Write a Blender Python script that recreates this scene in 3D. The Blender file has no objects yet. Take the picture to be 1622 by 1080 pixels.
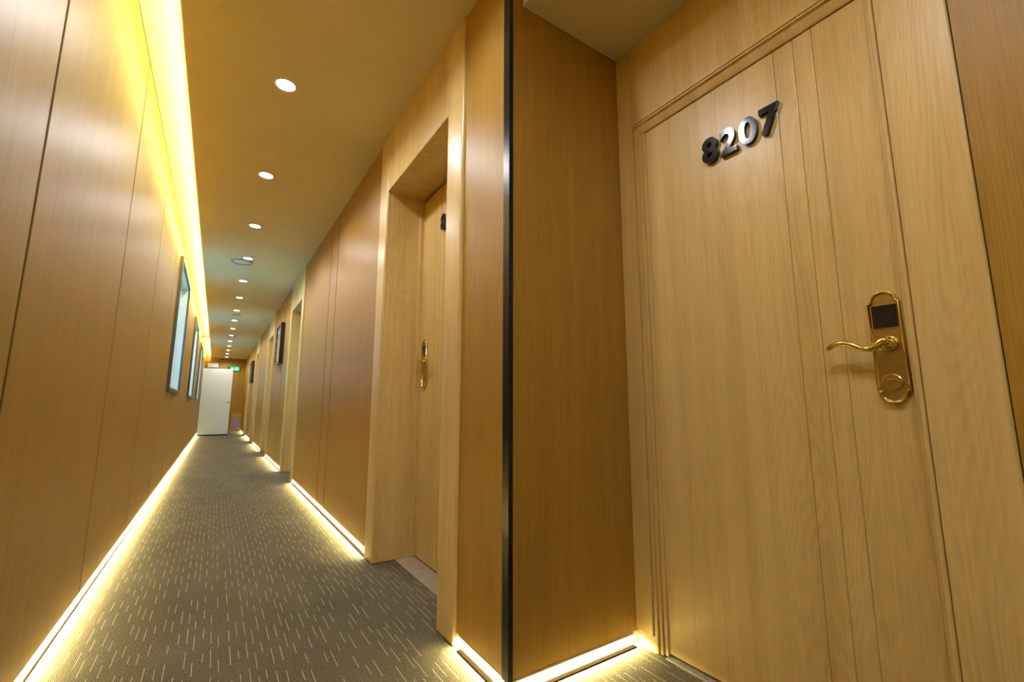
import bpy, bmesh, math
from mathutils import Matrix, Vector

scene = bpy.context.scene
COL = scene.collection

# ------------------------------------------------------------------ camera, world, exposure
CAM_H = 0.87
F_PX, YAW, PITCH, ROLL = 705.14, math.radians(33.35), math.radians(8.46), math.radians(0.06)
cam_data = bpy.data.cameras.new('camera')
cam_data.sensor_width = 36.0
cam_data.sensor_fit = 'HORIZONTAL'
cam_data.lens = 36.0 * F_PX / 1622.0
cam_data.clip_start = 0.02
cam = bpy.data.objects.new('camera', cam_data)
COL.objects.link(cam)
_f = Vector((math.sin(YAW) * math.cos(PITCH), math.cos(YAW) * math.cos(PITCH), math.sin(PITCH)))
_r = Vector((math.cos(YAW), -math.sin(YAW), 0))
_u = _r.cross(_f)
_r2 = math.cos(ROLL) * _r + math.sin(ROLL) * _u
_u2 = -math.sin(ROLL) * _r + math.cos(ROLL) * _u
cam.matrix_world = Matrix(((_r2.x, _u2.x, -_f.x, 0), (_r2.y, _u2.y, -_f.y, 0), (_r2.z, _u2.z, -_f.z, CAM_H), (0, 0, 0, 1)))
scene.camera = cam

world = bpy.data.worlds.new('daylight')
scene.world = world
world.use_nodes = True
bg = world.node_tree.nodes['Background']
bg.inputs['Color'].default_value = (0.68, 0.84, 0.98, 1)
bg.inputs['Strength'].default_value = 3.4

scene.view_settings.view_transform = 'Standard'
scene.view_settings.look = 'None'
scene.view_settings.gamma = 1.0
scene.view_settings.use_curve_mapping = False
scene.view_settings.exposure = 0.79
scene.cycles.use_adaptive_sampling = True
scene.cycles.adaptive_threshold = 0.03
scene.cycles.max_bounces = 7
scene.cycles.glossy_bounces = 3
scene.cycles.transmission_bounces = 3

SPOT_W = 15.5            # watts of each ceiling downlight
SPOT_COL = (0.96, 0.97, 0.99)
LED_COVE = 150.0          # radiance of the cove strip
LED_FLOOR = 420.0         # radiance of the strips under the wall panels
LED_COL = (1.0, 0.84, 0.27)
LED_FLOOR_COL = (1.0, 0.84, 0.38)

# ------------------------------------------------------------------ dimensions (metres)
XL = -0.441              # face of the left wall panels
XR = 0.808               # face of the right wall panels
XC = 0.795               # face of the door casings on the right wall
HC = 2.62                # corridor ceiling
LIP = -0.27              # edge of the ceiling at the light cove
COVE = 2.69              # top of the cove
Y0, Y1 = -2.2, 19.2      # corridor ends
YN = 1.245               # niche panel facing the camera
XD = 1.375               # casing plane of the niche door
HN = 2.405               # niche ceiling
YN0 = -0.95              # near side of the niche
PB = 0.05                # bottom of the panels


# ------------------------------------------------------------------ materials
def new_mat(name):
    m = bpy.data.materials.new(name)
    m.use_nodes = True
    nt = m.node_tree
    return m, nt, nt.nodes['Principled BSDF']


def lk(nt, a, b):
    nt.links.new(a, b)


def math_node(nt, op, a, b=None, clamp=False):
    n = nt.nodes.new('ShaderNodeMath')
    n.operation = op
    n.use_clamp = clamp
    for i, v in enumerate((a, b)):
        if v is None:
            continue
        if isinstance(v, (int, float)):
            n.inputs[i].default_value = v
        else:
            lk(nt, v, n.inputs[i])
    return n.outputs[0]


def noise(nt, vec, scale=(1, 1, 1), detail=3, rough=0.55, distort=0.0):
    mp = nt.nodes.new('ShaderNodeMapping')
    mp.inputs['Scale'].default_value = scale
    lk(nt, vec, mp.inputs['Vector'])
    n = nt.nodes.new('ShaderNodeTexNoise')
    n.inputs['Scale'].default_value = 1.0
    n.inputs['Detail'].default_value = detail
    n.inputs['Roughness'].default_value = rough
    n.inputs['Distortion'].default_value = distort
    lk(nt, mp.outputs[0], n.inputs['Vector'])
    return n.outputs['Fac']


def ramp(nt, fac, stops):
    r = nt.nodes.new('ShaderNodeValToRGB')
    els = r.color_ramp.elements
    while len(els) < len(stops):
        els.new(0.5)
    for e, (p, c) in zip(els, stops):
        e.position = p
        e.color = (*c, 1)
    lk(nt, fac, r.inputs[0])
    return r.outputs[0]


def mixc(nt, fac, a, b, mode='MIX'):
    n = nt.nodes.new('ShaderNodeMix')
    n.data_type = 'RGBA'
    n.blend_type = mode
    for sock, v in ((n.inputs[0], fac), (n.inputs[6], a), (n.inputs[7], b)):
        if isinstance(v, (int, float)):
            sock.default_value = v
        elif isinstance(v, tuple):
            sock.default_value = (*v, 1)
        else:
            lk(nt, v, sock)
    return n.outputs[2]


def bump(nt, bsdf, h, strength, dist=0.001):
    b = nt.nodes.new('ShaderNodeBump')
    b.inputs['Strength'].default_value = strength
    b.inputs['Distance'].default_value = dist
    lk(nt, h, b.inputs['Height'])
    lk(nt, b.outputs[0], bsdf.inputs['Normal'])


def coords(nt):
    tc = nt.nodes.new('ShaderNodeTexCoord')
    return tc.outputs['Object']


def panel_wood(name, dark, mid, light, rough):
    m, nt, p = new_mat(name)
    v = coords(nt)
    fine = noise(nt, v, (330, 330, 5), 4, 0.6)
    broad = noise(nt, v, (26, 26, 0.6), 3, 0.5)
    fac = math_node(nt, 'ADD', math_node(nt, 'MULTIPLY', fine, 0.75), math_node(nt, 'MULTIPLY', broad, 0.25))
    c = ramp(nt, fac, [(0.34, dark), (0.5, mid), (0.66, light)])
    lk(nt, c, p.inputs['Base Color'])
    rr = math_node(nt, 'ADD', math_node(nt, 'MULTIPLY', fine, 0.12), rough - 0.06)
    lk(nt, rr, p.inputs['Roughness'])
    p.inputs['Specular IOR Level'].default_value = 0.32
    bump(nt, p, fine, 0.12, 0.0006)
    return m


def oak_wood(name, dark, mid, light, rough):
    m, nt, p = new_mat(name)
    v = coords(nt)
    fine = noise(nt, v, (190, 190, 4), 4, 0.6)
    broad = noise(nt, v, (16, 16, 0.5), 3, 0.55)
    # cathedral figure: contour lines of a noise field stretched along the grain
    field = noise(nt, v, (5.5, 5.5, 0.75), 2, 0.5, 0.25)
    rings = math_node(nt, 'FRACT', math_node(nt, 'MULTIPLY', field, 34.0))
    rings = math_node(nt, 'ABSOLUTE', math_node(nt, 'SUBTRACT', rings, 0.5))
    rings = math_node(nt, 'MULTIPLY', rings, 2.0)
    where = math_node(nt, 'MULTIPLY', math_node(nt, 'SUBTRACT', noise(nt, v, (6, 6, 0.35), 1, 0.4), 0.42), 5.0, True)
    rings = math_node(nt, 'MULTIPLY', math_node(nt, 'SUBTRACT', rings, 0.5), math_node(nt, 'MULTIPLY', where, 0.11))
    fac = math_node(nt, 'ADD', math_node(nt, 'MULTIPLY', fine, 0.45), math_node(nt, 'MULTIPLY', broad, 0.55))
    fac = math_node(nt, 'ADD', fac, rings)
    c = ramp(nt, fac, [(0.30, dark), (0.5, mid), (0.70, light)])
    lk(nt, c, p.inputs['Base Color'])
    p.inputs['Roughness'].default_value = rough
    bump(nt, p, fac, 0.15, 0.0008)
    return m


def plain(name, col, rough=0.5, metal=0.0, var=0.06, scale=40.0):
    m, nt, p = new_mat(name)
    v = coords(nt)
    n = noise(nt, v, (scale, scale, scale), 3)
    lo = tuple(c * (1 - var) for c in col)
    hi = tuple(min(1, c * (1 + var)) for c in col)
    lk(nt, ramp(nt, n, [(0.3, lo), (0.7, hi)]), p.inputs['Base Color'])
    p.inputs['Roughness'].default_value = rough
    p.inputs['Metallic'].default_value = metal
    return m


def emitter(name, col, strength):
    m = bpy.data.materials.new(name)
    m.use_nodes = True
    nt = m.node_tree
    nt.nodes.clear()
    e = nt.nodes.new('ShaderNodeEmission')
    e.inputs['Color'].default_value = (*col, 1)
    e.inputs['Strength'].default_value = strength
    o = nt.nodes.new('ShaderNodeOutputMaterial')
    lk(nt, e.outputs[0], o.inputs[0])
    return m


def carpet():
    m, nt, p = new_mat('carpet')
    v = coords(nt)
    sx = nt.nodes.new('ShaderNodeSeparateXYZ')
    lk(nt, v, sx.inputs[0])
    x, y = sx.outputs[0], sx.outputs[1]

    def rnd(*a):
        w = nt.nodes.new('ShaderNodeTexWhiteNoise')
        w.noise_dimensions = '2D'
        c = nt.nodes.new('ShaderNodeCombineXYZ')
        for i, q in enumerate(a):
            if isinstance(q, (int, float)):
                c.inputs[i].default_value = q
            else:
                lk(nt, q, c.inputs[i])
        lk(nt, c.outputs[0], w.inputs['Vector'])
        return w.outputs['Value']

    u = math_node(nt, 'MULTIPLY', math_node(nt, 'ADD', x, 5.0), 1 / 0.026)
    col = math_node(nt, 'FLOOR', u)
    fu = math_node(nt, 'FRACT', u)
    off = math_node(nt, 'MULTIPLY', rnd(col, 3.7), 9.0)
    vv = math_node(nt, 'ADD', math_node(nt, 'MULTIPLY', math_node(nt, 'ADD', y, 5.0), 1 / 0.19), off)
    row = math_node(nt, 'FLOOR', vv)
    fv = math_node(nt, 'FRACT', vv)
    ln = math_node(nt, 'ADD', math_node(nt, 'MULTIPLY', rnd(col, row), 0.44), 0.32)
    jit = math_node(nt, 'MULTIPLY', math_node(nt, 'SUBTRACT', rnd(col, 11.3), 0.5), 0.4)
    du = math_node(nt, 'ABSOLUTE', math_node(nt, 'SUBTRACT', math_node(nt, 'SUBTRACT', fu, 0.5), jit))
    thin = math_node(nt, 'LESS_THAN', du, 0.048)
    long_ = math_node(nt, 'LESS_THAN', fv, ln)
    keep = math_node(nt, 'GREATER_THAN', rnd(row, col), 0.16)
    dash = math_node(nt, 'MULTIPLY', math_node(nt, 'MULTIPLY', thin, long_), keep)
    loops = noise(nt, v, (230, 170, 230), 3, 0.75)
    blot = noise(nt, v, (3, 2.2, 3), 3)
    rib = math_node(nt, 'SINE', math_node(nt, 'MULTIPLY', x, 2 * math.pi / 0.0055))
    rib = math_node(nt, 'ADD', math_node(nt, 'MULTIPLY', rib, 0.5), 0.5)
    fac = math_node(nt, 'ADD', math_node(nt, 'MULTIPLY', loops, 0.8), math_node(nt, 'MULTIPLY', blot, 0.12))
    fac = math_node(nt, 'ADD', fac, math_node(nt, 'MULTIPLY', rib, 0.10))
    base = ramp(nt, fac, [(0.36, (0.042, 0.038, 0.026)), (0.52, (0.135, 0.123, 0.088)), (0.68, (0.30, 0.275, 0.20))])
    fleck = ramp(nt, loops, [(0.3, (0.30, 0.27, 0.19)), (0.7, (0.56, 0.52, 0.40))])
    lk(nt, mixc(nt, dash, base, fleck), p.inputs['Base Color'])
    p.inputs['Roughness'].default_value = 0.95
    p.inputs['Specular IOR Level'].default_value = 0.15
    hgt = math_node(nt, 'ADD', math_node(nt, 'ADD', loops, math_node(nt, 'MULTIPLY', rib, 0.5)), math_node(nt, 'MULTIPLY', dash, 0.5))
    bump(nt, p, hgt, 0.6, 0.003)
    return m


def frosted():
    m, nt, p = new_mat('frosted_glass')
    v = coords(nt)
    lace = noise(nt, v, (60, 60, 22), 4, 0.7, 0.5)
    c = ramp(nt, lace, [(0.38, (0.18, 0.46, 0.58)), (0.62, (0.60, 0.88, 0.97))])
    tr = nt.nodes.new('ShaderNodeBsdfTranslucent')
    lk(nt, c, tr.inputs['Color'])
    mx = nt.nodes.new('ShaderNodeMixShader')
    mx.inputs[0].default_value = 0.72
    p.inputs['Roughness'].default_value = 0.25
    p.inputs['Base Color'].default_value = (0.16, 0.48, 0.58, 1)
    lk(nt, p.outputs[0], mx.inputs[1])
    lk(nt, tr.outputs[0], mx.inputs[2])
    lk(nt, mx.outputs[0], nt.nodes['Material Output'].inputs[0])
    return m


def artwork(name, seed):
    m, nt, p = new_mat(name)
    v = coords(nt)
    mp = nt.nodes.new('ShaderNodeMapping')
    mp.inputs['Location'].default_value = (seed, seed * 2, seed)
    lk(nt, v, mp.inputs['Vector'])
    a = noise(nt, mp.outputs[0], (3, 5, 7), 5, 0.6, 1.5)
    c = ramp(nt, a, [(0.38, (0.02, 0.02, 0.02)), (0.5, (0.20, 0.19, 0.18)), (0.60, (0.62, 0.60, 0.58))])
    lk(nt, c, p.inputs['Base Color'])
    p.inputs['Roughness'].default_value = 0.2
    return m


M = {}
M['panel'] = panel_wood('brown_laminate', (0.292, 0.165, 0.022), (0.352, 0.206, 0.032), (0.41, 0.250, 0.046), 0.43)
M['oak'] = oak_wood('light_oak', (0.50, 0.360, 0.130), (0.635, 0.475, 0.195), (0.72, 0.56, 0.260), 0.33)
M['ceiling'] = plain('ceiling_paint', (0.75, 0.68, 0.43), 0.7, 0, 0.02, 4)
M['carpet'] = carpet()
M['plaster'] = plain('plaster', (0.62, 0.56, 0.46), 0.8)
M['plinth'] = plain('plinth_cream', (0.70, 0.58, 0.36), 0.4)
M['black_metal'] = plain('black_metal', (0.022, 0.021, 0.022), 0.28, 0.6, 0.2)
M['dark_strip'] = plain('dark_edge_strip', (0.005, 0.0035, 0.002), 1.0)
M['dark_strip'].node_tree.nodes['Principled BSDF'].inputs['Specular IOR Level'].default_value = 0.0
M['joint'] = plain('dark_brown_joint', (0.030, 0.018, 0.008), 0.7)
M['gap'] = plain('dark_joint', (0.009, 0.006, 0.004), 0.9)
M['brass'] = plain('polished_brass', (0.80, 0.62, 0.19), 0.18, 1.0, 0.08)
M['brass_satin'] = plain('satin_brass', (0.62, 0.51, 0.24), 0.30, 1.0, 0.10)
M['steel'] = plain('chrome', (0.62, 0.60, 0.58), 0.18, 1.0, 0.05)
M['black_gloss'] = plain('black_gloss', (0.012, 0.012, 0.014), 0.12)
M['digit'] = plain('black_polished_digit', (0.018, 0.018, 0.022), 0.10, 0.3)
M['tile'] = plain('threshold_stone', (0.40, 0.37, 0.31), 0.35, 0, 0.15, 18)
M['white'] = plain('white_enamel', (0.80, 0.82, 0.80), 0.4, 0, 0.02)
M['white_door'] = plain('white_door_paint', (0.76, 0.87, 0.87), 0.45, 0, 0.02)
M['alu'] = plain('window_aluminium', (0.13, 0.125, 0.12), 0.35, 0.8)
M['sash'] = plain('window_sash_white', (0.72, 0.76, 0.72), 0.4)
M['glass'] = frosted()
M['grey'] = plain('grey_plastic', (0.34, 0.34, 0.33), 0.5)
M['green'] = emitter('exit_sign_green', (0.02, 0.55, 0.16), 1.0)
M['dkgreen'] = plain('exit_sign_dark_green', (0.01, 0.10, 0.05), 0.4)
M['glyph'] = emitter('exit_sign_white', (0.75, 1.0, 0.85), 1.3)
M['stone'] = plain('speckled_purple_stone', (0.32, 0.25, 0.38), 0.3, 0, 0.75, 30)
M['gold'] = plain('gold_frame', (0.62, 0.45, 0.14), 0.3, 1.0)
M['pcb'] = plain('led_tape', (0.85, 0.82, 0.70), 0.5)
M['led_cove'] = emitter('led_cove', LED_COL, LED_COVE)
M['led_floor'] = emitter('led_floor', LED_FLOOR_COL, LED_FLOOR)
M['lamp'] = emitter('downlight_lens', (1.0, 0.97, 0.96), 14.0)
M['art1'] = artwork('abstract_art_grey', 0.3)
M['art2'] = artwork('abstract_art_dark', 2.1)


# ------------------------------------------------------------------ object helpers
def bm_box(bm, a, b):
    x0, y0, z0 = a
    x1, y1, z1 = b
    vs = [bm.verts.new(q) for q in ((x0, y0, z0), (x1, y0, z0), (x1, y1, z0), (x0, y1, z0),
                                    (x0, y0, z1), (x1, y0, z1), (x1, y1, z1), (x0, y1, z1))]
    fs = []
    for f in ((0, 3, 2, 1), (4, 5, 6, 7), (0, 1, 5, 4), (1, 2, 6, 5), (2, 3, 7, 6), (3, 0, 4, 7)):
        fs.append(bm.faces.new([vs[i] for i in f]))
    return fs


def finish(name, bm, mat, parent=None, bevel=0.0, segs=2, smooth=False):
    bmesh.ops.recalc_face_normals(bm, faces=bm.faces)
    if bevel:
        bmesh.ops.bevel(bm, geom=list(bm.edges), offset=bevel, segments=segs, profile=0.5, affect='EDGES', clamp_overlap=True)
    me = bpy.data.meshes.new(name)
    bm.to_mesh(me)
    bm.free()
    for m in (mat if isinstance(mat, (list, tuple)) else [mat]):
        me.materials.append(m)
    if smooth:
        for p in me.polygons:
            p.use_smooth = True
    o = bpy.data.objects.new(name, me)
    COL.objects.link(o)
    if parent:
        o.parent = parent
    return o


def box(name, a, b, mat, parent=None, bevel=0.0, segs=2):
    bm = bmesh.new()
    bm_box(bm, a, b)
    return finish(name, bm, mat, parent, bevel, segs)


def boxes(name, lst, mat, parent=None, bevel=0.0):
    bm = bmesh.new()
    for a, b in lst:
        bm_box(bm, a, b)
    return finish(name, bm, mat, parent, bevel)


def empty(name, loc=(0, 0, 0), rz=0.0):
    o = bpy.data.objects.new(name, None)
    o.empty_display_size = 0.1
    COL.objects.link(o)
    o.location = loc
    o.rotation_euler = (0, 0, rz)
    return o


def tag(o, label, cat, group=None, kind=None):
    o['label'] = label
    o['category'] = cat
    if group:
        o['group'] = group
    if kind:
        o['kind'] = kind
    return o


def copy_tree(o, parent=None):
    c = o.copy()
    COL.objects.link(c)
    c.parent = parent
    c.matrix_parent_inverse = o.matrix_parent_inverse.copy()
    for ch in list(o.children):
        copy_tree(ch, c)
    return c


def lathe(name, prof, mat, parent=None, n=32, smooth=True, loc=(0, 0, 0), axis='Z'):
    """prof: list of (radius, height)"""
    bm = bmesh.new()
    rings = []
    for r, hh in prof:
        if r < 1e-6:
            rings.append([bm.verts.new((0, 0, hh))])
        else:
            rings.append([bm.verts.new((r * math.cos(2 * math.pi * i / n), r * math.sin(2 * math.pi * i / n), hh)) for i in range(n)])
    for a, b in zip(rings[:-1], rings[1:]):
        for i in range(n):
            j = (i + 1) % n
            if len(a) == 1 and len(b) == 1:
                continue
            if len(a) == 1:
                bm.faces.new((a[0], b[i], b[j]))
            elif len(b) == 1:
                bm.faces.new((a[i], a[j], b[0]))
            else:
                bm.faces.new((a[i], a[j], b[j], b[i]))
    if axis == '-X':
        bmesh.ops.transform(bm, matrix=Matrix.Rotation(-math.pi / 2, 4, 'Y'), verts=bm.verts)
    if axis == '-Y':
        bmesh.ops.transform(bm, matrix=Matrix.Rotation(math.pi / 2, 4, 'X'), verts=bm.verts)
    bmesh.ops.translate(bm, vec=loc, verts=bm.verts)
    return finish(name, bm, mat, parent, smooth=smooth)


def tube(name, pts, radii, mat, parent=None, n=12, flat=1.0):
    """round tube through pts; flat squeezes it vertically"""
    bm = bmesh.new()
    pts = [Vector(p) for p in pts]
    rings = []
    for i, p in enumerate(pts):
        t = (pts[min(i + 1, len(pts) - 1)] - pts[max(i - 1, 0)]).normalized()
        up = Vector((0, 0, 1)) if abs(t.z) < 0.9 else Vector((1, 0, 0))
        s = t.cross(up).normalized()
        q = s.cross(t).normalized()
        r = radii[i] if isinstance(radii, (list, tuple)) else radii
        rings.append([bm.verts.new(p + s * (r * math.cos(2 * math.pi * k / n)) + q * (r * flat * math.sin(2 * math.pi * k / n))) for k in range(n)])
    for a, b in zip(rings[:-1], rings[1:]):
        for i in range(n):
            j = (i + 1) % n
            bm.faces.new((a[i], a[j], b[j], b[i]))
    bm.faces.new(rings[0][::-1])
    bm.faces.new(rings[-1])
    return finish(name, bm, mat, parent, smooth=True)


def prism_x(name, outline, x_back, x_front, mat, parent=None, bevel=0.0, hole=None, smooth=False):
    """outline in (y, z), extruded along x; with hole (same point count) it becomes a ring"""
    bm = bmesh.new()
    n = len(outline)
    A = [bm.verts.new((x_back, y, z)) for y, z in outline]
    B = [bm.verts.new((x_front, y, z)) for y, z in outline]
    for i in range(n):
        j = (i + 1) % n
        bm.faces.new((A[i], A[j], B[j], B[i]))
    if hole:
        C = [bm.verts.new((x_back, y, z)) for y, z in hole]
        D = [bm.verts.new((x_front, y, z)) for y, z in hole]
        for i in range(n):
            j = (i + 1) % n
            bm.faces.new((C[j], C[i], D[i], D[j]))
            bm.faces.new((B[i], B[j], D[j], D[i]))
            bm.faces.new((A[j], A[i], C[i], C[j]))
    else:
        bm.faces.new(A[::-1])
        f = bm.faces.new(B)
        if bevel:
            bmesh.ops.bevel(bm, geom=list(f.edges), offset=bevel, segments=3, profile=0.5, affect='EDGES')
    return finish(name, bm, mat, parent, smooth=smooth)


# ------------------------------------------------------------------ floor and ceiling
floor = boxes('floor', [((-0.62, Y0, -0.05), (1.42, YN + 0.02, 0.0)), ((-0.62, YN + 0.02, -0.05), (1.13, Y1 + 0.1, 0.0))], M['carpet'])
tag(floor, 'grey looped carpet with short pale dashes running along the corridor', 'carpet', kind='structure')

ceiling = boxes('ceiling', [((LIP, Y0, HC), (0.868, YN + 0.02, HC + 0.015)), ((LIP, YN + 0.02, HC), (1.13, Y1 + 0.1, HC + 0.015))], M['ceiling'])
tag(ceiling, 'smooth painted corridor ceiling carrying the row of downlights', 'ceiling', kind='structure')
box('cove_top', (-0.62, Y0, COVE), (-0.16, Y1 + 0.1, COVE + 0.02), M['ceiling'], ceiling)
box('cove_back', (-0.18, Y0, HC + 0.015), (-0.16, Y1 + 0.1, COVE), M['ceiling'], ceiling)
box('cove_lip', (LIP, Y0, HC + 0.015), (LIP + 0.012, Y1, HC + 0.020), M['ceiling'], ceiling)
nceil = box('ceiling_niche', (0.868, YN0 - 0.02, HN), (1.45, YN - 0.001, HC + 0.015), M['ceiling'])
tag(nceil, 'lower painted ceiling over the door niche', 'ceiling', kind='structure')

# ------------------------------------------------------------------ left wall: backing, panels with joints, windows
WINS = [(5.82, 7.28), (9.70, 11.15), (13.55, 15.0)]
WZ0, WZ1 = 1.07, 2.44
spans, prev = [], Y0
for a, b in WINS:
    spans.append((prev, a))
    prev = b
spans.append((prev, Y1))
lst = [((-0.60, a, 0), (XL - 0.02, b, COVE)) for a, b in spans]
for a, b in WINS:
    lst += [((-0.60, a, 0), (XL - 0.02, b, WZ0)), ((-0.60, a, WZ1), (XL - 0.02, b, COVE))]
wall_left = boxes('wall_left', lst, M['gap'])
tag(wall_left, 'long left wall clad in brown wood panels with windows', 'wall', kind='structure')
G = 0.009
k = -4
seams = [2.835 + 1.22 * k for k in range(-4, 15)]
seams = [s for s in seams if Y0 < s < Y1]
edges = [Y0] + seams + [Y1]
for a, b in zip(edges[:-1], edges[1:]):
    a2, b2 = a + G, b - G
    rects = [(a2, b2, PB, COVE - 0.012)]
    for wa, wb in WINS:
        out = []
        for (p, q, z0, z1) in rects:
            if wb <= p or wa >= q:
                out.append((p, q, z0, z1))
                continue
            lo, hi = max(p, wa), min(q, wb)
            if lo > p:
                out.append((p, lo, z0, z1))
            if hi < q:
                out.append((hi, q, z0, z1))
            out.append((lo, hi, z0, WZ0))
            out.append((lo, hi, WZ1, z1))
        rects = out
    boxes('panel', [((XL - 0.02, p, z0), (XL, q, z1)) for p, q, z0, z1 in rects], M['panel'], wall_left)
for sm in seams:
    zs = [(PB, COVE - 0.012)]
    if any(wa < sm < wb for wa, wb in WINS):
        zs = [(PB, WZ0), (WZ1, COVE - 0.012)]
    boxes('joint_strip', [((XL - 0.02, sm - G, za), (XL - 0.003, sm + G, zb)) for za, zb in zs], M['joint'], wall_left)
box('joint_strip', (XL - 0.02, Y0, COVE - 0.0115), (XL + 0.001, Y1, COVE - 0.0005), M['joint'], wall_left)
bl = box('baseboard_left', (XL - 0.02, Y0, 0), (XL - 0.016, Y1, PB), M['plinth'])
tag(bl, 'recessed cream plinth lit from above along the left wall', 'baseboard', kind='structure')

ORD = ['nearest', 'second', 'third', 'fourth', 'fifth', 'sixth', 'seventh', 'eighth', 'ninth', 'tenth', 'eleventh', 'twelfth', 'thirteenth', 'fourteenth', 'farthest']


def make_window(idx, a, b):
    w = empty('window_%d' % (idx + 1), (XL, (a + b) / 2, WZ0))
    tag(w, ['nearest and largest-looking window', 'middle window', 'farthest window'][idx] + ' with frosted blue glass in the left wall', 'window', 'frosted windows of the left wall', 'structure')
    W, H = (b - a) / 2, WZ1 - WZ0
    t = 0.035
    bm = bmesh.new()      # dark trim round the opening, standing off the panels
    bm_box(bm, (-0.002, -W - t, -t), (0.028, W + t, 0))
    bm_box(bm, (-0.002, -W - t, H), (0.028, W + t, H + t))
    bm_box(bm, (-0.002, -W - t, 0), (0.028, -W, H))
    bm_box(bm, (-0.002, W, 0), (0.028, W + t, H))
    finish('window_frame', bm, M['alu'], w)
    r = 0.012
    bm = bmesh.new()      # white lining of the recess
    bm_box(bm, (-0.155, -W, 0), (0.006, -W + r, H))
    bm_box(bm, (-0.155, W - r, 0), (0.006, W, H))
    bm_box(bm, (-0.155, -W + r, H - r), (0.006, W - r, H))
    finish('reveal_lining', bm, M['sash'], w)
    box('window_sill', (-0.155, -W + r, 0), (0.02, W - r, r), M['sash'], w, 0.003)
    for s in (-1, 1):
        y0, y1 = (-W + r, 0.02) if s < 0 else (-0.02, W - r)
        x = -0.085 if s < 0 else -0.062
        sw = 0.035
        bm = bmesh.new()
        bm_box(bm, (x - 0.02, y0, r), (x, y1, r + sw))
        bm_box(bm, (x - 0.02, y0, H - r - sw), (x, y1, H - r))
        bm_box(bm, (x - 0.02, y0, r + sw), (x, y0 + sw, H - r - sw))
        bm_box(bm, (x - 0.02, y1 - sw, r + sw), (x, y1, H - r - sw))
        sash = finish('sash', bm, M['sash'], w)
        box('pane', (x - 0.013, y0 + sw, r + sw), (x - 0.008, y1 - sw, H - r - sw), M['glass'], sash)


for i, (a, b) in enumerate(WINS):
    make_window(i, a, b)

# ------------------------------------------------------------------ right wall
DOORS = [0.0, 4.24, 7.535, 10.835, 14.135]          # shift of each recessed door along the wall
DA, DB = 1.60, 2.79
segs, prev = [], YN + 0.02
for d in DOORS:
    segs.append((prev, DA + d))
    prev = DB + d
segs.append((prev, Y1))
wall_right = boxes('wall_right', [((1.11, YN + 0.02, 0), (1.13, Y1, HC))] + [((XR + 0.02, a, 0), (1.11, b, HC)) for a, b in segs], M['gap'])
tag(wall_right, 'long right wall clad in brown wood panels between recessed doors', 'wall', kind='structure')
extra = {1: [4.068, 4.365], 2: [7.72], 3: [], 4: [14.2]}
base_r = empty('baseboard_right', (XR + 0.018, YN, 0))
tag(base_r, 'recessed cream plinth lit from above along the right wall', 'baseboard', kind='structure')
for i, (a, b) in enumerate(segs):
    cuts = [a] + [s for s in extra.get(i, []) if a < s < b] + [b]
    for p, q in zip(cuts[:-1], cuts[1:]):
        box('panel', (XR, p + (G if p > a else 0), PB), (XR + 0.02, q - (G if q < b else 0), HC - 0.001), M['panel'], wall_right)
    for sm in cuts[1:-1]:
        box('joint_strip', (XR + 0.003, sm - G, PB), (XR + 0.02, sm + G, HC - 0.001), M['joint'], wall_right)
    o = box('plinth', (XR + 0.016, a, 0), (XR + 0.02, b, PB), M['plinth'])
    o.parent = base_r
    o.matrix_parent_inverse = Matrix.Translation(-Vector(base_r.location))

# niche walls
wn = boxes('wall_niche', [((XR + 0.0, YN + 0.018, 0), (1.45, YN + 0.02, HC))], M['gap'])
tag(wn, 'brown wood panel of the niche beside the numbered door', 'wall', kind='structure')
boxes('panel', [((XR, YN, PB), (XD + 0.03, YN + 0.018, HN - 0.001)), ((XR, YN, HN - 0.001), (0.868, YN + 0.018, HC - 0.001))], M['panel'], wn)
bn = boxes('baseboard_niche', [((XR, YN + 0.014, 0), (XD + 0.03, YN + 0.018, PB + 0.004))], M['plinth'])
tag(bn, 'recessed cream plinth under the niche panel', 'baseboard', kind='structure')
bc = bmesh.new()
bm_box(bc, (XR - 0.004, YN - 0.004, PB - 0.008), (XR + 0.013, YN, HC - 0.001))
bm_box(bc, (XR - 0.004, YN, PB - 0.008), (XR, YN + 0.034, HC - 0.001))
tr = finish('trim_1', bc, M['black_metal'])
tag(tr, 'black metal corner strip from floor to ceiling at the niche edge', 'trim', kind='structure')

wd = boxes('wall_niche_door', [((1.45, YN0, 0), (1.47, YN + 0.02, HC)), ((XD + 0.02, YN0, 0), (1.45, 0.21, HC))], M['gap'])
tag(wd, 'brown wood panel wall right of the numbered door', 'wall', kind='structure')
box('panel', (XD + 0.004, YN0, PB), (XD + 0.02, 0.208, HN - 0.001), M['panel'], wd)
ws = boxes('wall_niche_near', [((XR, YN0 - 0.02, 0), (1.47, YN0, HC)), ((XR, Y0, 0), (XR + 0.02, YN0 - 0.02, HC))], M['panel'])
tag(ws, 'brown wood panel wall behind the camera beside the niche', 'wall', kind='structure')
wb = box('wall_back', (-0.6, Y0 - 0.02, 0), (XR + 0.02, Y0, COVE), M['panel'])
tag(wb, 'brown wood panel wall closing the corridor behind the camera', 'wall', kind='structure')
we = box('wall_end', (-0.6, Y1, 0), (1.13, Y1 + 0.1, COVE), M['panel'])
tag(we, 'brown wood wall closing the far end of the corridor', 'wall', kind='structure')


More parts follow.
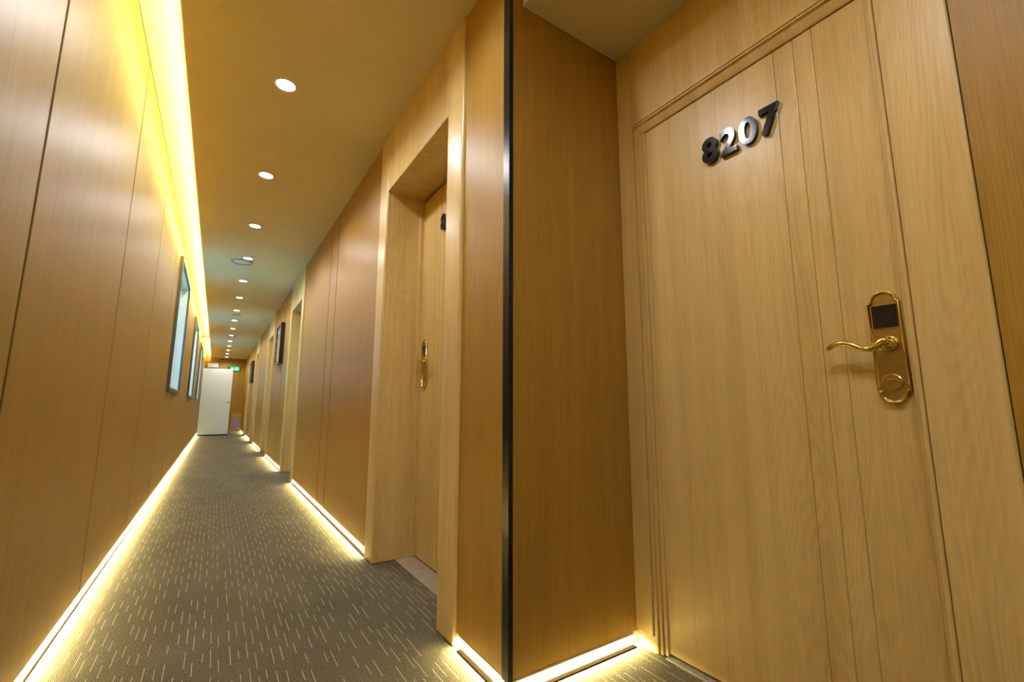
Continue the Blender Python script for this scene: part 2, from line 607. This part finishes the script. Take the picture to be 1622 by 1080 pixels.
# ------------------------------------------------------------------ door furniture
def plate_outline(w, H, n=10):
    """shouldered plate with arched ends; local (u, v)"""
    pts = []
    hs = H / 2 - 0.030       # shoulder height
    a = w / 2 - 0.010        # half width of the arch foot
    right = [(w / 2, -hs), (w / 2, hs)]
    for i in range(1, 5):    # concave shoulder
        t = i / 4 * math.pi / 2
        right.append((w / 2 - 0.010 * math.sin(t), hs + 0.010 * (1 - math.cos(t))))
    top = []
    for i in range(1, n):
        t = math.pi * i / n
        top.append((a * math.cos(t), hs + 0.010 + 0.020 * math.sin(t)))
    up = right + top
    up += [(-u, v) for u, v in right[::-1][:-2]]
    # lower half mirrored
    upper = [q for q in up if q[1] >= hs - 1e-6]
    lower = [(-u, -v) for u, v in upper]
    return upper + lower


def make_lock(parent, x_face, yc, zc, lever_dir, w=0.072, H=0.284):
    """lock plate on a door whose face looks towards -x"""
    ol = plate_outline(w, H)
    sc = lambda kx, kz: [(yc + u * kx, zc + v * kz) for u, v in ol]
    body = prism_x('lock_plate', sc(1, 1), x_face, x_face - 0.008, M['brass_satin'], parent, 0.002)
    bm = bmesh.new()          # raised rim with a rounded ridge
    loops = []
    for kx, kz, dx in ((1.0, 1.0, 0.005), (0.985, 0.997, 0.011), (0.93, 0.984, 0.0145), (0.87, 0.968, 0.0125), (0.82, 0.955, 0.0075)):
        loops.append([bm.verts.new((x_face - dx, y, z)) for y, z in sc(kx, kz)])
    for A, B in zip(loops[:-1], loops[1:]):
        for i in range(len(A)):
            j = (i + 1) % len(A)
            bm.faces.new((A[i], A[j], B[j], B[i]))
    finish('plate_rim', bm, M['brass'], body, smooth=True)
    box('card_reader', (x_face - 0.0135, yc - 0.025, zc + 0.048), (x_face - 0.006, yc + 0.025, zc + 0.105), M['black_gloss'], body, 0.0015)
    lathe('lever_rose', [(0.0, 0.0), (0.019, 0.0), (0.019, 0.008), (0.014, 0.014), (0.010, 0.018), (0.010, 0.045), (0.0, 0.047)], M['brass'], body, 24,
          loc=(x_face - 0.006, yc - 0.004 * lever_dir, zc + 0.006), axis='-X')
    x = x_face - 0.048
    zz = zc + 0.004
    d = lever_dir
    P = [(x, yc - 0.012 * d, zz + 0.008), (x, yc - 0.002 * d, zz + 0.006), (x, yc + 0.012 * d, zz - 0.004), (x, yc + 0.028 * d, zz - 0.011),
         (x, yc + 0.044 * d, zz - 0.008), (x - 0.001, yc + 0.060 * d, zz + 0.002), (x - 0.001, yc + 0.078 * d, zz + 0.009),
         (x + 0.001, yc + 0.096 * d, zz + 0.010), (x + 0.004, yc + 0.112 * d, zz + 0.004), (x + 0.006, yc + 0.120 * d, zz - 0.002)]
    tube('lever_handle', P, [0.0085, 0.0115, 0.0105, 0.0085, 0.008, 0.0085, 0.009, 0.009, 0.008, 0.006], M['brass'], body, 12, 0.9)
    lathe('key_cover', [(0.0, 0.0), (0.021, 0.0), (0.021, 0.006), (0.019, 0.0075), (0.0, 0.0075)], M['brass_satin'], body, 24, False,
          loc=(x_face - 0.006, yc, zc - 0.090), axis='-X')
    prism_x('cover_emblem', [(yc + 0.010 * math.cos(t) , zc - 0.086 + 0.005 * math.sin(t)) for t in [i * math.pi / 8 for i in range(16)]], x_face - 0.013, x_face - 0.0155, M['gold'], body, 0.001)
    return body


def digit_mesh(ch, height, depth):
    cu = bpy.data.curves.new('digit_curve', 'FONT')
    cu.body = ch
    cu.size = 1.0
    cu.offset = 0.028
    cu.extrude = 0.5
    cu.resolution_u = 6
    ob = bpy.data.objects.new('digit_tmp', cu)
    COL.objects.link(ob)
    dg = bpy.context.evaluated_depsgraph_get()
    me = bpy.data.meshes.new_from_object(ob.evaluated_get(dg))
    bpy.data.objects.remove(ob)
    bpy.data.curves.remove(cu)
    xs = [v.co.x for v in me.vertices]
    ys = [v.co.y for v in me.vertices]
    s = height / (max(ys) - min(ys))
    xm = (max(xs) + min(xs)) / 2
    y0 = min(ys)
    zs = depth
    for v in me.vertices:
        # reading direction runs towards -y on a door that looks to -x
        v.co = Vector((-(v.co.z + 0.5) * zs, -(v.co.x - xm) * s * 0.95, (v.co.y - y0) * s))
    bm = bmesh.new()
    bm.from_mesh(me)
    bmesh.ops.recalc_face_normals(bm, faces=bm.faces)
    bm.to_mesh(me)
    bm.free()
    me.materials.clear()
    me.materials.append(M['digit'])
    return me


def add_digits(text, parent, x_face, y_first, pitch, z, height):
    for i, ch in enumerate(text):
        me = digit_mesh(ch, height, 0.016)
        o = bpy.data.objects.new('number_digit', me)
        COL.objects.link(o)
        o.location = (x_face, y_first - pitch * i, z)
        o.parent = parent
        o['label'] = 'glossy black raised numeral ' + ch


# ------------------------------------------------------------------ niche door 8207
XLF = 1.405
d1 = empty('door_1', (XD, 0.75, 0))
tag(d1, 'light oak door with black numerals 8207 and brass lock in the niche', 'door', kind='structure')
d1_parts = []
d1_parts.append(box('casing_leg', (XD, 1.168, 0.058), (1.45, YN, HN), M['oak'], None, 0.002))
d1_parts.append(box('casing_block', (XD + 0.012, 1.168, 0), (1.45, YN, 0.055), M['plinth'], None, 0.001))
d1_parts.append(box('casing_leg', (XD, 0.210, 0), (1.45, 0.344, HN), M['oak'], None, 0.004))
ZO = 2.045
d1_parts.append(box('casing_header', (XD, 0.345, ZO), (1.45, 1.167, HN), M['oak'], None, 0.002))
for k, (dx, w) in enumerate(((0.006, 0.013), (0.014, 0.027), (0.022, 0.042))):
    # stepped moulding round the opening: left, right, top
    d1_parts.append(box('moulding', (XD + dx, 1.1645 - w, 0.004), (1.45, 1.1645 - w + 0.0145, ZO - w), M['oak'], None, 0.0025))
bm = bmesh.new()          # sloping head moulding with a bead along its outer edge
prof = [(XD + 0.001, ZO - 0.003), (1.45, ZO - 0.003), (1.45, ZO - 0.041), (XLF - 0.006, ZO - 0.041), (XLF - 0.010, ZO - 0.036), (XD + 0.010, ZO - 0.014), (XD + 0.006, ZO - 0.012), (XD + 0.001, ZO - 0.010)]
A = [bm.verts.new((x, 0.345, z)) for x, z in prof]
B = [bm.verts.new((x, 1.163, z)) for x, z in prof]
bm.faces.new(A)
bm.faces.new(B[::-1])
for i in range(len(prof)):
    j = (i + 1) % len(prof)
    bm.faces.new((A[j], A[i], B[i], B[j]))
d1_parts.append(finish('head_moulding', bm, M['oak']))
d1_parts.append(box('moulding', (XD + 0.007, 0.3465, 0.004), (1.45, 0.358, ZO - 0.042), M['oak'], None, 0.003))
d1_parts.append(box('moulding', (XD + 0.016, 0.3585, 0.004), (1.45, 0.366, ZO - 0.042), M['oak'], None, 0.002))
leaf = box('door_leaf', (XLF + 0.004, 0.352, 0.012), (1.445, 1.126, 2.004), M['oak'])
d1_parts.append(leaf)
bd = [0.368, 0.500, 0.553, 0.611, 1.125]
for a, b in zip(bd[:-1], bd[1:]):
    box('board', (XLF, a + 0.0002, 0.013), (XLF + 0.006, b - 0.0002, 2.003), M['oak'], leaf, 0.0026)
d1_parts.append(box('threshold', (XD + 0.010, 0.352, 0.0), (1.445, 1.125, 0.004), M['tile']))
d1_parts.append(make_lock(None, XLF, 0.405, 1.022, 1))
for o in d1_parts:
    o.parent = d1
    o.matrix_parent_inverse = Matrix.Translation(-Vector(d1.location))
num = []
for i, ch in enumerate('8207'):
    me = digit_mesh(ch, 0.095, 0.016)
    o = bpy.data.objects.new('number_digit', me)
    COL.objects.link(o)
    o.location = (XLF, 0.838 - 0.0685 * i, 1.726)
    o.parent = d1
    o.matrix_parent_inverse = Matrix.Translation(-Vector(d1.location))
    o['label'] = 'glossy black raised numeral ' + ch


# ------------------------------------------------------------------ recessed doors of the right wall
def make_recess_door():
    root = empty('door_2', (XC, 0, 0))
    P = []
    P.append(box('jamb', (XC, DA, 0), (1.11, DA + 0.155, HC - 0.001), M['oak'], None, 0.010, 3))
    P.append(box('jamb', (XC, DB - 0.155, 0), (1.11, DB, HC - 0.001), M['oak'], None, 0.010, 3))
    P.append(box('header', (XC + 0.002, DA + 0.156, 2.215), (1.11, DB - 0.156, HC - 0.001), M['oak'], None, 0.003))
    P.append(box('door_stop', (1.012, DB - 0.168, 0.006), (1.041, DB - 0.1545, 2.214), M['oak'], None, 0.002))
    P.append(box('door_stop', (1.012, DA + 0.1545, 0.006), (1.041, DA + 0.168, 2.214), M['oak'], None, 0.002))
    lf = box('door_leaf', (1.045, DA + 0.160, 0.010), (1.09, DB - 0.160, 2.200), M['oak'])
    P.append(lf)
    bb = [DA + 0.161, DA + 0.66, DA + 0.71, DA + 0.76, DB - 0.161]
    for a, b in zip(bb[:-1], bb[1:]):
        box('board', (1.041, a + 0.0008, 0.011), (1.047, b - 0.0008, 2.199), M['oak'], lf, 0.0022)
    P.append(box('threshold', (0.930, DA + 0.155, 0.0), (1.10, DB - 0.155, 0.005), M['tile']))
    P.append(make_lock(None, 1.041, DB - 0.255, 1.135, -1, 0.072, 0.295))
    for o in P:
        o.parent = root
        o.matrix_parent_inverse = Matrix.Translation((-XC, 0, 0))
    return root


rd = make_recess_door()
DOOR_LABELS = ['nearest recessed oak doorway of the right wall, beside the black corner strip',
               'second recessed oak doorway along the right wall, just before the nearer picture',
               'third recessed oak doorway along the right wall, just after the nearer picture',
               'fourth recessed oak doorway along the right wall, just before the farther picture',
               'farthest recessed oak doorway of the right wall, past the farther picture']
tag(rd, DOOR_LABELS[0], 'door', 'recessed doors of the right wall', 'structure')
for i, d in enumerate(DOORS[1:]):
    c = copy_tree(rd)
    c.name = 'door_%d' % (i + 3)
    c.location.y = d
    c['label'] = DOOR_LABELS[i + 1]
me = digit_mesh('8', 0.098, 0.016)
o = bpy.data.objects.new('number_digit', me)
COL.objects.link(o)
o.location = (1.041, 2.30, 1.90)
o.parent = rd
o.matrix_parent_inverse = Matrix.Translation((-XC, 0, 0))
o['label'] = 'glossy black raised numeral 8'

# ------------------------------------------------------------------ LED strips and dark floor strips
def led(name, path, mat, label, profile, face):
    """strip along y (or x) made of short cells; face picks the glowing side"""
    bm = bmesh.new()
    axis, a, b, (u0, u1), (z0, z1) = path
    n = max(1, round((b - a) / 0.25))
    for i in range(n):
        s, e = a + (b - a) * i / n, a + (b - a) * (i + 1) / n
        if axis == 'y':
            fs = bm_box(bm, (u0, s, z0), (u1, e, z1))
        else:
            fs = bm_box(bm, (s, u0, z0), (e, u1, z1))
        for fi in face:
            fs[fi].material_index = 1
    # faces order in bm_box: bottom, top, -y, +x, +y, -x
    o = finish(name, bm, [M['pcb'], mat])
    tag(o, label, 'led strip', 'warm yellow led strips')
    return o


led('led_strip', ('y', Y0 + 0.05, 13.75, (LIP - 0.004, LIP), (HC + 0.003, HC + 0.012)), M['led_cove'], 'long warm yellow led strip glowing in the ceiling cove above the left wall', None, (5,))
led('led_strip', ('y', 14.15, Y1 - 0.05, (LIP - 0.004, LIP), (HC + 0.003, HC + 0.012)), M['led_cove'], 'short far led strip in the ceiling cove near the green sign', None, (5,))
led('led_strip', ('y', Y0 + 0.05, Y1 - 0.05, (XL - 0.016, XL - 0.007), (0.035, 0.039)), M['led_floor'], 'long warm yellow led strip under the left wall panels at the carpet', None, (0,))
SEG_L = ['short led strip under the narrow panel beside the black corner strip',
         'led strip under the right wall panels between the first and second recessed doors',
         'led strip at the carpet under the nearer picture on the right wall',
         'led strip at the carpet between the third and fourth recessed doors',
         'led strip at the carpet under the farther picture on the right wall',
         'led strip at the far right end of the corridor by the bin']
SEG_D = ['dark edging strip on the carpet at the narrow panel by the black corner strip',
         'dark edging strip on the carpet between the first and second recessed doors',
         'dark edging strip on the carpet below the nearer picture',
         'dark edging strip on the carpet between the third and fourth recessed doors',
         'dark edging strip on the carpet below the farther picture',
         'dark edging strip on the carpet at the far right by the bin']
for i, (a, b) in enumerate(segs):
    led('led_strip', ('y', a + (0.01 if i else -0.01), b - 0.004, (XR + 0.007, XR + 0.016), (0.035, 0.039)), M['led_floor'], SEG_L[i], None, (0,))
    o = box('edging_strip', (XR - 0.012, a + (0.002 if i else 0.03), 0.0), (XR + 0.006, b - 0.03, 0.004), M['dark_strip'])  # low near-black strip on the carpet along the panel base
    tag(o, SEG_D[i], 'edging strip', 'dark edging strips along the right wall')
led('led_strip', ('x', XR + 0.01, XD - 0.005, (YN + 0.005, YN + 0.014), (0.035, 0.039)), M['led_floor'], 'led strip under the niche panel beside the door numbered 8207', None, (0,))
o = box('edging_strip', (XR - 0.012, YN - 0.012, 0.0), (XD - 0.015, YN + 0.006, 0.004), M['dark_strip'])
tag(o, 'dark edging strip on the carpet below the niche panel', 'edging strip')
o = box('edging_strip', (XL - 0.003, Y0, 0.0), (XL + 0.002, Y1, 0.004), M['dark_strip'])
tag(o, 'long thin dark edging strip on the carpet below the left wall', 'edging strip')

# ------------------------------------------------------------------ downlights
def make_downlight():
    root = empty('downlight', (0, 0, HC))
    lathe('trim_ring', [(0.046, -0.0015), (0.048, -0.006), (0.056, -0.005), (0.060, 0.0), (0.046, 0.0), (0.046, -0.0015)], M['white'], root, 32)
    lathe('lens', [(0.0, -0.0022), (0.046, -0.0022), (0.046, 0.0)], M['lamp'], root, 32)
    ld = bpy.data.lights.new('downlight_beam', 'SPOT')
    ld.energy = SPOT_W
    ld.color = SPOT_COL
    ld.spot_size = math.radians(165)
    ld.spot_blend = 0.6
    ld.shadow_soft_size = 0.045
    lo = bpy.data.objects.new('beam', ld)
    COL.objects.link(lo)
    lo.parent = root
    lo.location = (0, 0, -0.04)
    return root


dl = make_downlight()
tag(dl, 'nearest round white downlight on the corridor ceiling', 'downlight', 'ceiling downlights')
dl.location = (0.177, 2.53, HC)
for i in range(1, 15):
    c = copy_tree(dl)
    c.location = (0.177, 2.53 + 1.152 * i, HC)
    c['label'] = ORD[i] + ' round white downlight on the corridor ceiling' + (', counted from the nearest' if i < 14 else ', at the end wall')
for i, y in enumerate((1.378, 0.226, -0.926)):
    c = copy_tree(dl)
    c.location = (0.177, y, HC)
    c['label'] = ['round white downlight on the ceiling beside the niche corner, above the frame', 'round white downlight on the ceiling over the camera', 'round white downlight on the ceiling behind the camera'][i]

# ------------------------------------------------------------------ ceiling discs
def disc(x, y, r, label):
    t = empty('ceiling_speaker', (x, y, HC))
    tag(t, label, 'ceiling speaker', 'round fittings on the corridor ceiling')
    lathe('rim', [(r * 0.86, -0.001), (r * 0.90, -0.011), (r * 0.97, -0.012), (r, -0.007), (r, 0.0)], M['grey'], t, 40)
    lathe('grille', [(0.0, -0.007), (r * 0.5, -0.0065), (r * 0.87, -0.005), (r * 0.87, 0.0)], M['white'], t, 40)


disc(0.125, 6.17, 0.115, 'largest-looking round grey-rimmed speaker on the ceiling beside the fourth downlight')
disc(0.187, 9.91, 0.075, 'middle round fitting on the ceiling between the seventh and eighth downlights')
disc(0.197, 13.10, 0.075, 'farthest round fitting on the ceiling between far downlights')

# ------------------------------------------------------------------ pictures on the right wall
def picture(y0, y1, z0, z1, art, label):
    t = empty('framed_picture', (XR, (y0 + y1) / 2, z0))
    tag(t, label, 'picture', 'framed pictures on the right wall')
    W, H = (y1 - y0) / 2, z1 - z0
    D, w = -0.055, 0.035
    bm = bmesh.new()
    for a, b in (((D, -W, 0), (0, W, w)), ((D, -W, H - w), (0, W, H)), ((D, -W, w), (0, -W + w, H - w)), ((D, W - w, w), (0, W, H - w))):
        bm_box(bm, a, b)
    finish('picture_frame', bm, M['black_gloss'], t)
    bm = bmesh.new()
    e = 0.008
    for a, b in (((D - 0.004, -W, 0), (D, W, e)), ((D - 0.004, -W, H - e), (D, W, H)), ((D - 0.004, -W, e), (D, -W + e, H - e)), ((D - 0.004, W - e, e), (D, W, H - e))):
        bm_box(bm, a, b)
    finish('silver_edge', bm, M['steel'], t)
    box('canvas', (D + 0.012, -W + w, w), (-0.002, W - w, H - w), art, t)


picture(7.72, 8.32, 1.55, 2.19, M['art1'], 'nearer dark framed abstract picture on the right wall')
picture(14.35, 14.95, 1.53, 2.15, M['art2'], 'farther dark framed abstract picture on the right wall')

# ------------------------------------------------------------------ far end: white door, bin, signs
wdr = empty('door_7', (-0.415, 16.7, 0))
tag(wdr, 'plain white door standing open across the far end of the corridor', 'door', kind='structure')
box('door_leaf', (0, -0.022, 0.035), (0.785, 0.022, 2.055), M['white_door'], wdr, 0.003)
box('bottom_seal', (0.0, -0.016, 0.004), (0.785, 0.016, 0.035), M['dark_strip'], wdr)  # near-black bar painting the shadow in the gap under the leaf
lathe('handle_rose', [(0, 0), (0.022, 0), (0.022, 0.008), (0.008, 0.010), (0.008, 0.045), (0, 0.046)], M['steel'], wdr, 16, loc=(0.735, -0.022, 1.02), axis='-Y')
tube('lever_handle', [(0.735, -0.062, 1.02), (0.70, -0.064, 1.02), (0.63, -0.062, 1.018)], [0.009, 0.009, 0.007], M['steel'], wdr, 10)
for z in (0.25, 1.05, 1.85):
    lathe('hinge', [(0, -0.05), (0.008, -0.05), (0.008, 0.05), (0, 0.05)], M['steel'], wdr, 10, loc=(-0.008, -0.014, z))

bn_ = empty('litter_bin', (0.62, 18.2, 0))
tag(bn_, 'gold-rimmed square bin with speckled purple stone sides against the end wall', 'bin')
w = 0.135
lst = [((sx * w - 0.012, sy * w - 0.012, 0), (sx * w + 0.012, sy * w + 0.012, 0.62)) for sx in (-1, 1) for sy in (-1, 1)]
for a, b in lst:
    box('corner_post', a, b, M['gold'], bn_, 0.002)
for s in (-1, 1):
    box('stone_panel', (-w + 0.012, s * w - 0.006, 0.03), (w - 0.012, s * w + 0.006, 0.53), M['stone'], bn_)
    box('stone_panel', (s * w - 0.006, -w + 0.012, 0.03), (s * w + 0.006, w - 0.012, 0.53), M['stone'], bn_)
boxes('top_rim', [((-w - 0.018, -w - 0.018, 0.62), (w + 0.018, -w + 0.05, 0.645)), ((-w - 0.018, w - 0.05, 0.62), (w + 0.018, w + 0.018, 0.645)),
                  ((-w - 0.018, -w + 0.05, 0.62), (-w + 0.05, w - 0.05, 0.645)), ((w - 0.05, -w + 0.05, 0.62), (w + 0.018, w - 0.05, 0.645))], M['gold'], bn_)
boxes('upper_rail', [((-w + 0.012, -w - 0.008, 0.53), (w - 0.012, -w + 0.008, 0.62)), ((-w + 0.012, w - 0.008, 0.53), (w - 0.012, w + 0.008, 0.62)),
                     ((-w - 0.008, -w + 0.012, 0.53), (-w + 0.008, w - 0.012, 0.62)), ((w - 0.008, -w + 0.012, 0.53), (w + 0.008, w - 0.012, 0.62))], M['gold'], bn_)

em = empty('emergency_light', (-0.20, Y1, 2.27))
tag(em, 'white twin-head emergency light box on the end wall above the white door', 'emergency light')
box('housing', (-0.16, -0.07, 0), (0.16, 0, 0.15), M['white'], em, 0.008)
for s in (-1, 1):
    lathe('lamp_head', [(0, 0), (0.045, 0), (0.05, 0.02), (0.03, 0.06), (0, 0.065)], M['grey'], em, 20, loc=(s * 0.10, -0.03, 0.19), axis='-Y')
    lathe('lamp_neck', [(0.012, 0), (0.012, 0.05)], M['grey'], em, 10, loc=(s * 0.10, -0.035, 0.148))

ex = empty('exit_sign', (0.43, Y1, 2.17))
tag(ex, 'glowing green exit sign with white running figure on the end wall', 'exit sign')
box('sign_case', (-0.20, -0.04, 0), (0.20, 0, 0.16), M['dkgreen'], ex, 0.004)
box('lit_face', (-0.10, -0.044, 0.01), (0.19, -0.040, 0.15), M['green'], ex)


def glyph(name, pts):
    bm = bmesh.new()
    A = [bm.verts.new((x, -0.044, z)) for x, z in pts]
    B = [bm.verts.new((x, -0.047, z)) for x, z in pts]
    n = len(pts)
    bm.faces.new(A)
    bm.faces.new(B[::-1])
    for i in range(n):
        j = (i + 1) % n
        bm.faces.new((A[j], A[i], B[i], B[j]))
    return finish(name, bm, M['glyph'], ex)


glyph('arrow', [(-0.085, 0.08), (-0.05, 0.115), (-0.05, 0.092), (0.01, 0.092), (0.01, 0.068), (-0.05, 0.068), (-0.05, 0.045)])
glyph('running_figure', [(0.055, 0.075), (0.075, 0.112), (0.105, 0.118), (0.13, 0.085), (0.12, 0.08), (0.10, 0.098), (0.10, 0.075),
                         (0.12, 0.05), (0.14, 0.04), (0.135, 0.025), (0.105, 0.035), (0.088, 0.056), (0.07, 0.03), (0.04, 0.025), (0.04, 0.038), (0.062, 0.044), (0.078, 0.075), (0.078, 0.095), (0.065, 0.07)])
glyph('figure_head', [(0.105 + 0.013 * math.cos(t), 0.133 + 0.012 * math.sin(t)) for t in [i * math.pi / 5 for i in range(10)]])

cm = empty('dome_camera', (0.07, 18.95, HC))
tag(cm, 'small dark dome camera on the ceiling just before the end wall', 'camera')
lathe('mount', [(0.055, 0), (0.055, -0.03), (0.048, -0.035)], M['white'], cm, 24)
lathe('dome', [(0.046, -0.03), (0.042, -0.06), (0.025, -0.08), (0, -0.086)], M['black_gloss'], cm, 24)
